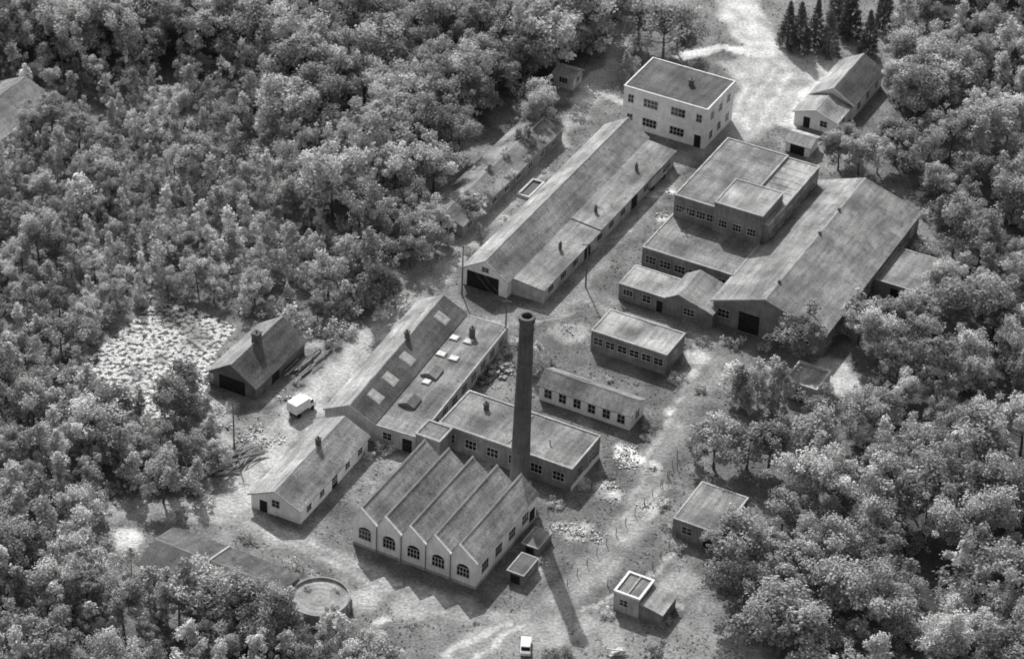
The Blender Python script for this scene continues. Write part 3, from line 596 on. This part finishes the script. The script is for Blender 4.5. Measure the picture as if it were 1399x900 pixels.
scatter(R2,4.0,lambda x,y:plant(x,y,'bush',rnd.uniform(1.2,2.8)),.8,own,5000)
for R in (R3,R5): scatter(R,6,lambda x,y:plant(x,y,'bush',rnd.uniform(1.5,3)),.8,own,3000)
scatter([(300,640),(330,655),(440,545),(400,470),(300,440),(290,560)],6,lambda x,y:plant(x,y,'bush',rnd.uniform(.4,.9)),.8,own)
# grass tufts as one object
C=np.stack([nr.uniform(-95,95,60000),nr.uniform(-85,130,60000)],1); a_,rd_=alb(C); C=C[(a_>.08)&(a_<.165)&(rd_<.2)]
keep=[i for i in range(len(C)) if nr.rand()<.5 and not blocked(C[i,0],C[i,1],.1)]; C=C[keep][:14000]
K=3; d=nr.normal(size=(len(C)*K,3))*.12; p=np.repeat(np.column_stack([C,np.full(len(C),.06)]),K,0)+d; p[:,2]=np.abs(p[:,2])*.7+.03
nn=nr.normal(size=p.shape)*.35+np.array([0,0,1]); nn/=np.linalg.norm(nn,axis=1)[:,None]; t=np.cross(nn,nr.normal(size=p.shape)); t/=np.linalg.norm(t,axis=1)[:,None]; bq=np.cross(nn,t); sz=nr.uniform(.06,.16,(len(p),1))
q=np.stack([p-t*sz,p-bq*sz,p+t*sz,p+bq*sz],1).reshape(-1,3)
me=npmesh('grass_tufts',q,np.arange(len(q)).reshape(-1,4),M_leaf,{'tone':np.repeat(nr.uniform(.35,.8,len(p)),4)}); ob=bpy.data.objects.new('grass_tufts',me); scene.collection.objects.link(ob)
# ---------------------------------------------------------------- debris, logs, vehicles, poles, fences
def rubble(name,u,v_,r,k,mat,s0=.1,s1=.4,hh=.5):
    P=G(u,v_); b=MB(); k=int(k*1.6); st=rnd.uniform(.6,1.6)
    for i in range(k):
        a=rnd.uniform(0,6.28); q=r*rnd.random()**.9*1.2; x,y=q*math.cos(a)*st,q*math.sin(a)/st; z=max(0,hh*(1-q/r))*rnd.random(); s_=s0+(s1-s0)*rnd.random()**2
        c=Vector((x,y,z+s_*.2)); R_=Matrix.Rotation(rnd.uniform(0,3),3,'Z')@Matrix.Rotation(rnd.uniform(-.5,.5),3,'X'); sx,sy,szz=s_,s_*rnd.uniform(.4,1),s_*rnd.uniform(.2,.6)
        vs=[c+R_@Vector((dx*sx/2*rnd.uniform(.7,1),dy*sy/2*rnd.uniform(.7,1),dz*szz/2)) for dz in (-1,1) for dx,dy in ((-1,-1),(1,-1),(1,1),(-1,1))]
        b.poly(vs,[(0,3,2,1),(4,5,6,7),(0,1,5,4),(1,2,6,5),(2,3,7,6),(3,0,4,7)])
    b.obj(name,mat,None,(P.x,P.y,0))
for (u,v_,r,k) in ((856,624,2.2,200),(800,662,1.5,40),(832,664,1.2,40),(790,728,2.4,90),(765,720,1.6,50),(880,690,1.,25),(895,640,1.,25),(840,682,1.,25),(905,295,.9,20),(912,262,.9,20),(360,608,1.6,50),(560,632,1.5,30),(705,262,1.4,30),(815,735,1.2,30),(350,585,1.5,40),(390,545,1.2,30),(330,600,1.4,30),(380,600,1,20),(300,560,1.6,50),(310,585,1.4,30),(775,450,1.2,20),(690,300,1,20),(745,235,1,20),(650,470,1,20),(930,300,.8,15)):
    rubble('rubble_pile',u,v_,r,k,M_stone)
rubble('scrap_heap',672,505,2.6,90,M_conc,.3,.9,.9); rubble('scrap_heap',655,520,1.6,50,M_wood,.3,.9,.7); rubble('scrap_heap',810,560,1.2,30,M_conc); rubble('scrap_heap',730,770,1.5,40,M_stone,.2,.7,.6)
def logs(name,u,v_,ang,L,k,spread,mat=None,wd_=1.5):
    P=G(u,v_); b=MB()
    for i in range(k):
        a=math.radians(ang+rnd.uniform(-spread,spread)); l=L*rnd.uniform(.6,1); x=rnd.uniform(-wd_,wd_); y=rnd.uniform(-wd_,wd_); z=.15+rnd.random()*.6
        d=Vector((math.cos(a),math.sin(a),rnd.uniform(-.04,.04)))*l/2; c=Vector((x,y,z)); r=rnd.uniform(.07,.15); b.rod(c-d,c+d,r,r*.8,6)
    b.obj(name,mat or M_conc,None,(P.x,P.y,0))
logs('log_pile',335,625,50,5,45,25); logs('log_pile',305,640,30,4,25,30); logs('timber_stack',428,495,62,5,16,4); logs('timber_stack',410,505,62,4,12,5)
logs('plank_pile',845,892,10,2.6,9,40,M_wp,.5)
def truck(name,u,v_,ang,L=5,box=True,mat=None,sc=1):
    P=G(u,v_); e=empty(name,(P.x,P.y,0),BANG+math.radians(ang)); e.scale=(sc,sc,sc); mat=mat or M_wp; w=1.9
    if box:
        b=MB(); b.prism([(-L*.5,.9),(L*.2,.9),(L*.2,2.35),(L*.17,2.45),(-L*.47,2.45),(-L*.5,2.35)],-w/2,w/2); b.obj('cargo_body',mat,e)
        b=MB(); b.prism([(L*.21,.5),(L*.5,.5),(L*.5,1.15),(L*.42,1.25),(L*.36,1.95),(L*.21,1.95)],-w/2+.08,w/2-.08); b.obj('cab',mat,e)
        b=MB(); b.prism([(L*.425,1.28),(L*.37,1.88),(L*.385,1.9),(L*.44,1.29)],-w/2+.2,w/2-.2); b.prism([(L*.24,1.3),(L*.39,1.3),(L*.35,1.85),(L*.24,1.85)],-w/2+.06,w/2-.06); b.obj('cab_windows',M_glass,e)
        b=MB(); b.box(-L*.48,-w/2+.3,.55,L*.48,w/2-.3,.88); b.obj('chassis',M_rub,e)
    else:
        L=4.0; w=1.6; b=MB(); b.prism([(-2,.35),(2,.35),(2,.8),(1.1,.95),(-1.7,.95),(-2,.8)],-w/2,w/2); b.obj('body',mat,e)
        b=MB(); b.prism([(-1.5,.95),(.75,.95),(.3,1.42),(-1.1,1.42)],-w/2+.12,w/2-.12); b.obj('cabin',M_glass,e)
        b=MB(); b.prism([(-1.15,1.4),(.33,1.4),(.25,1.47),(-1.05,1.47)],-w/2+.1,w/2-.1); b.obj('car_roof',mat,e)
    b=MB(); r=.38 if box else .3
    for x in (-L*.32,L*.33):
        for y in (-w/2+.02,w/2-.22): b.rod((x,y,r),(x,y+.2,r),r,r,14)
    b.obj('wheels',M_rub,e); return e
truck('delivery_van',412,562,78,4.2); truck('parked_lorry',893,250,90,6.5,mat=M_plas); truck('parked_car',718,886,115,box=False,mat=M_wp,sc=.85)
truck('parked_car',880,232,90,box=False,mat=M_cp); truck('parked_car',660,492,80,box=False,mat=M_cp)
def pole(u,v_,h):
    P=G(u,v_); e=empty('utility_pole',(P.x,P.y,0),BANG+.4); b=MB(); b.rod((0,0,0),(0,0,h),.14,.09,8); b.obj('post',M_wood,e)
    b=MB(); 
    for z in (h-.4,): b.box(-.8,.1,z,.8,.18,z+.1)
    for x in (-.7,-.3,.3,.7): b.rod((x,.15,h-.3),(x,.15,h-.1),.05,.05,6)
    b.obj('crossarms',M_wood,e); return Vector((P.x,P.y,h-.3))
pl=[pole(320,612,8),pole(631,402,9),pole(800,392,8),pole(690,470,8),pole(930,340,7)]
def wires(name,a,b_):
    m=MB()
    for off in (-.5,.5):
        o=Vector((off,0,0)); prev=a+o
        for i in range(1,9):
            t=i/8; q=a.lerp(b_,t)+o; q.z-=1.2*4*t*(1-t); m.rod(prev,q,.015,.015,3); prev=q
    m.obj(name,M_wood)
wires('overhead_wires',pl[1],pl[2]); wires('overhead_wires',pl[1],pl[3]); wires('overhead_wires',pl[2],pl[4])
def fence(pts,h=1.3,sp=2.4):
    g=GP(pts); b=MB()
    for i in range(len(g)-1):
        a=g[i];c=g[i+1]; L=np.hypot(*(c-a)); k=max(1,int(L/sp)); 
        for j in range(k+1):
            q=a+(c-a)*j/k; b.rod((q[0],q[1],0),(q[0],q[1],h),.06,.05,5)
        for z in (.4,.8,1.2): b.rod((a[0],a[1],z),(c[0],c[1],z),.018,.018,3)
    b.obj('post_and_wire_fence',M_wood)
fence([(775,800),(880,690),(925,640)]); fence([(905,665),(925,625),(960,640)]); fence([(830,800),(880,790),(925,735)]); fence([(1185,375),(1262,300)])
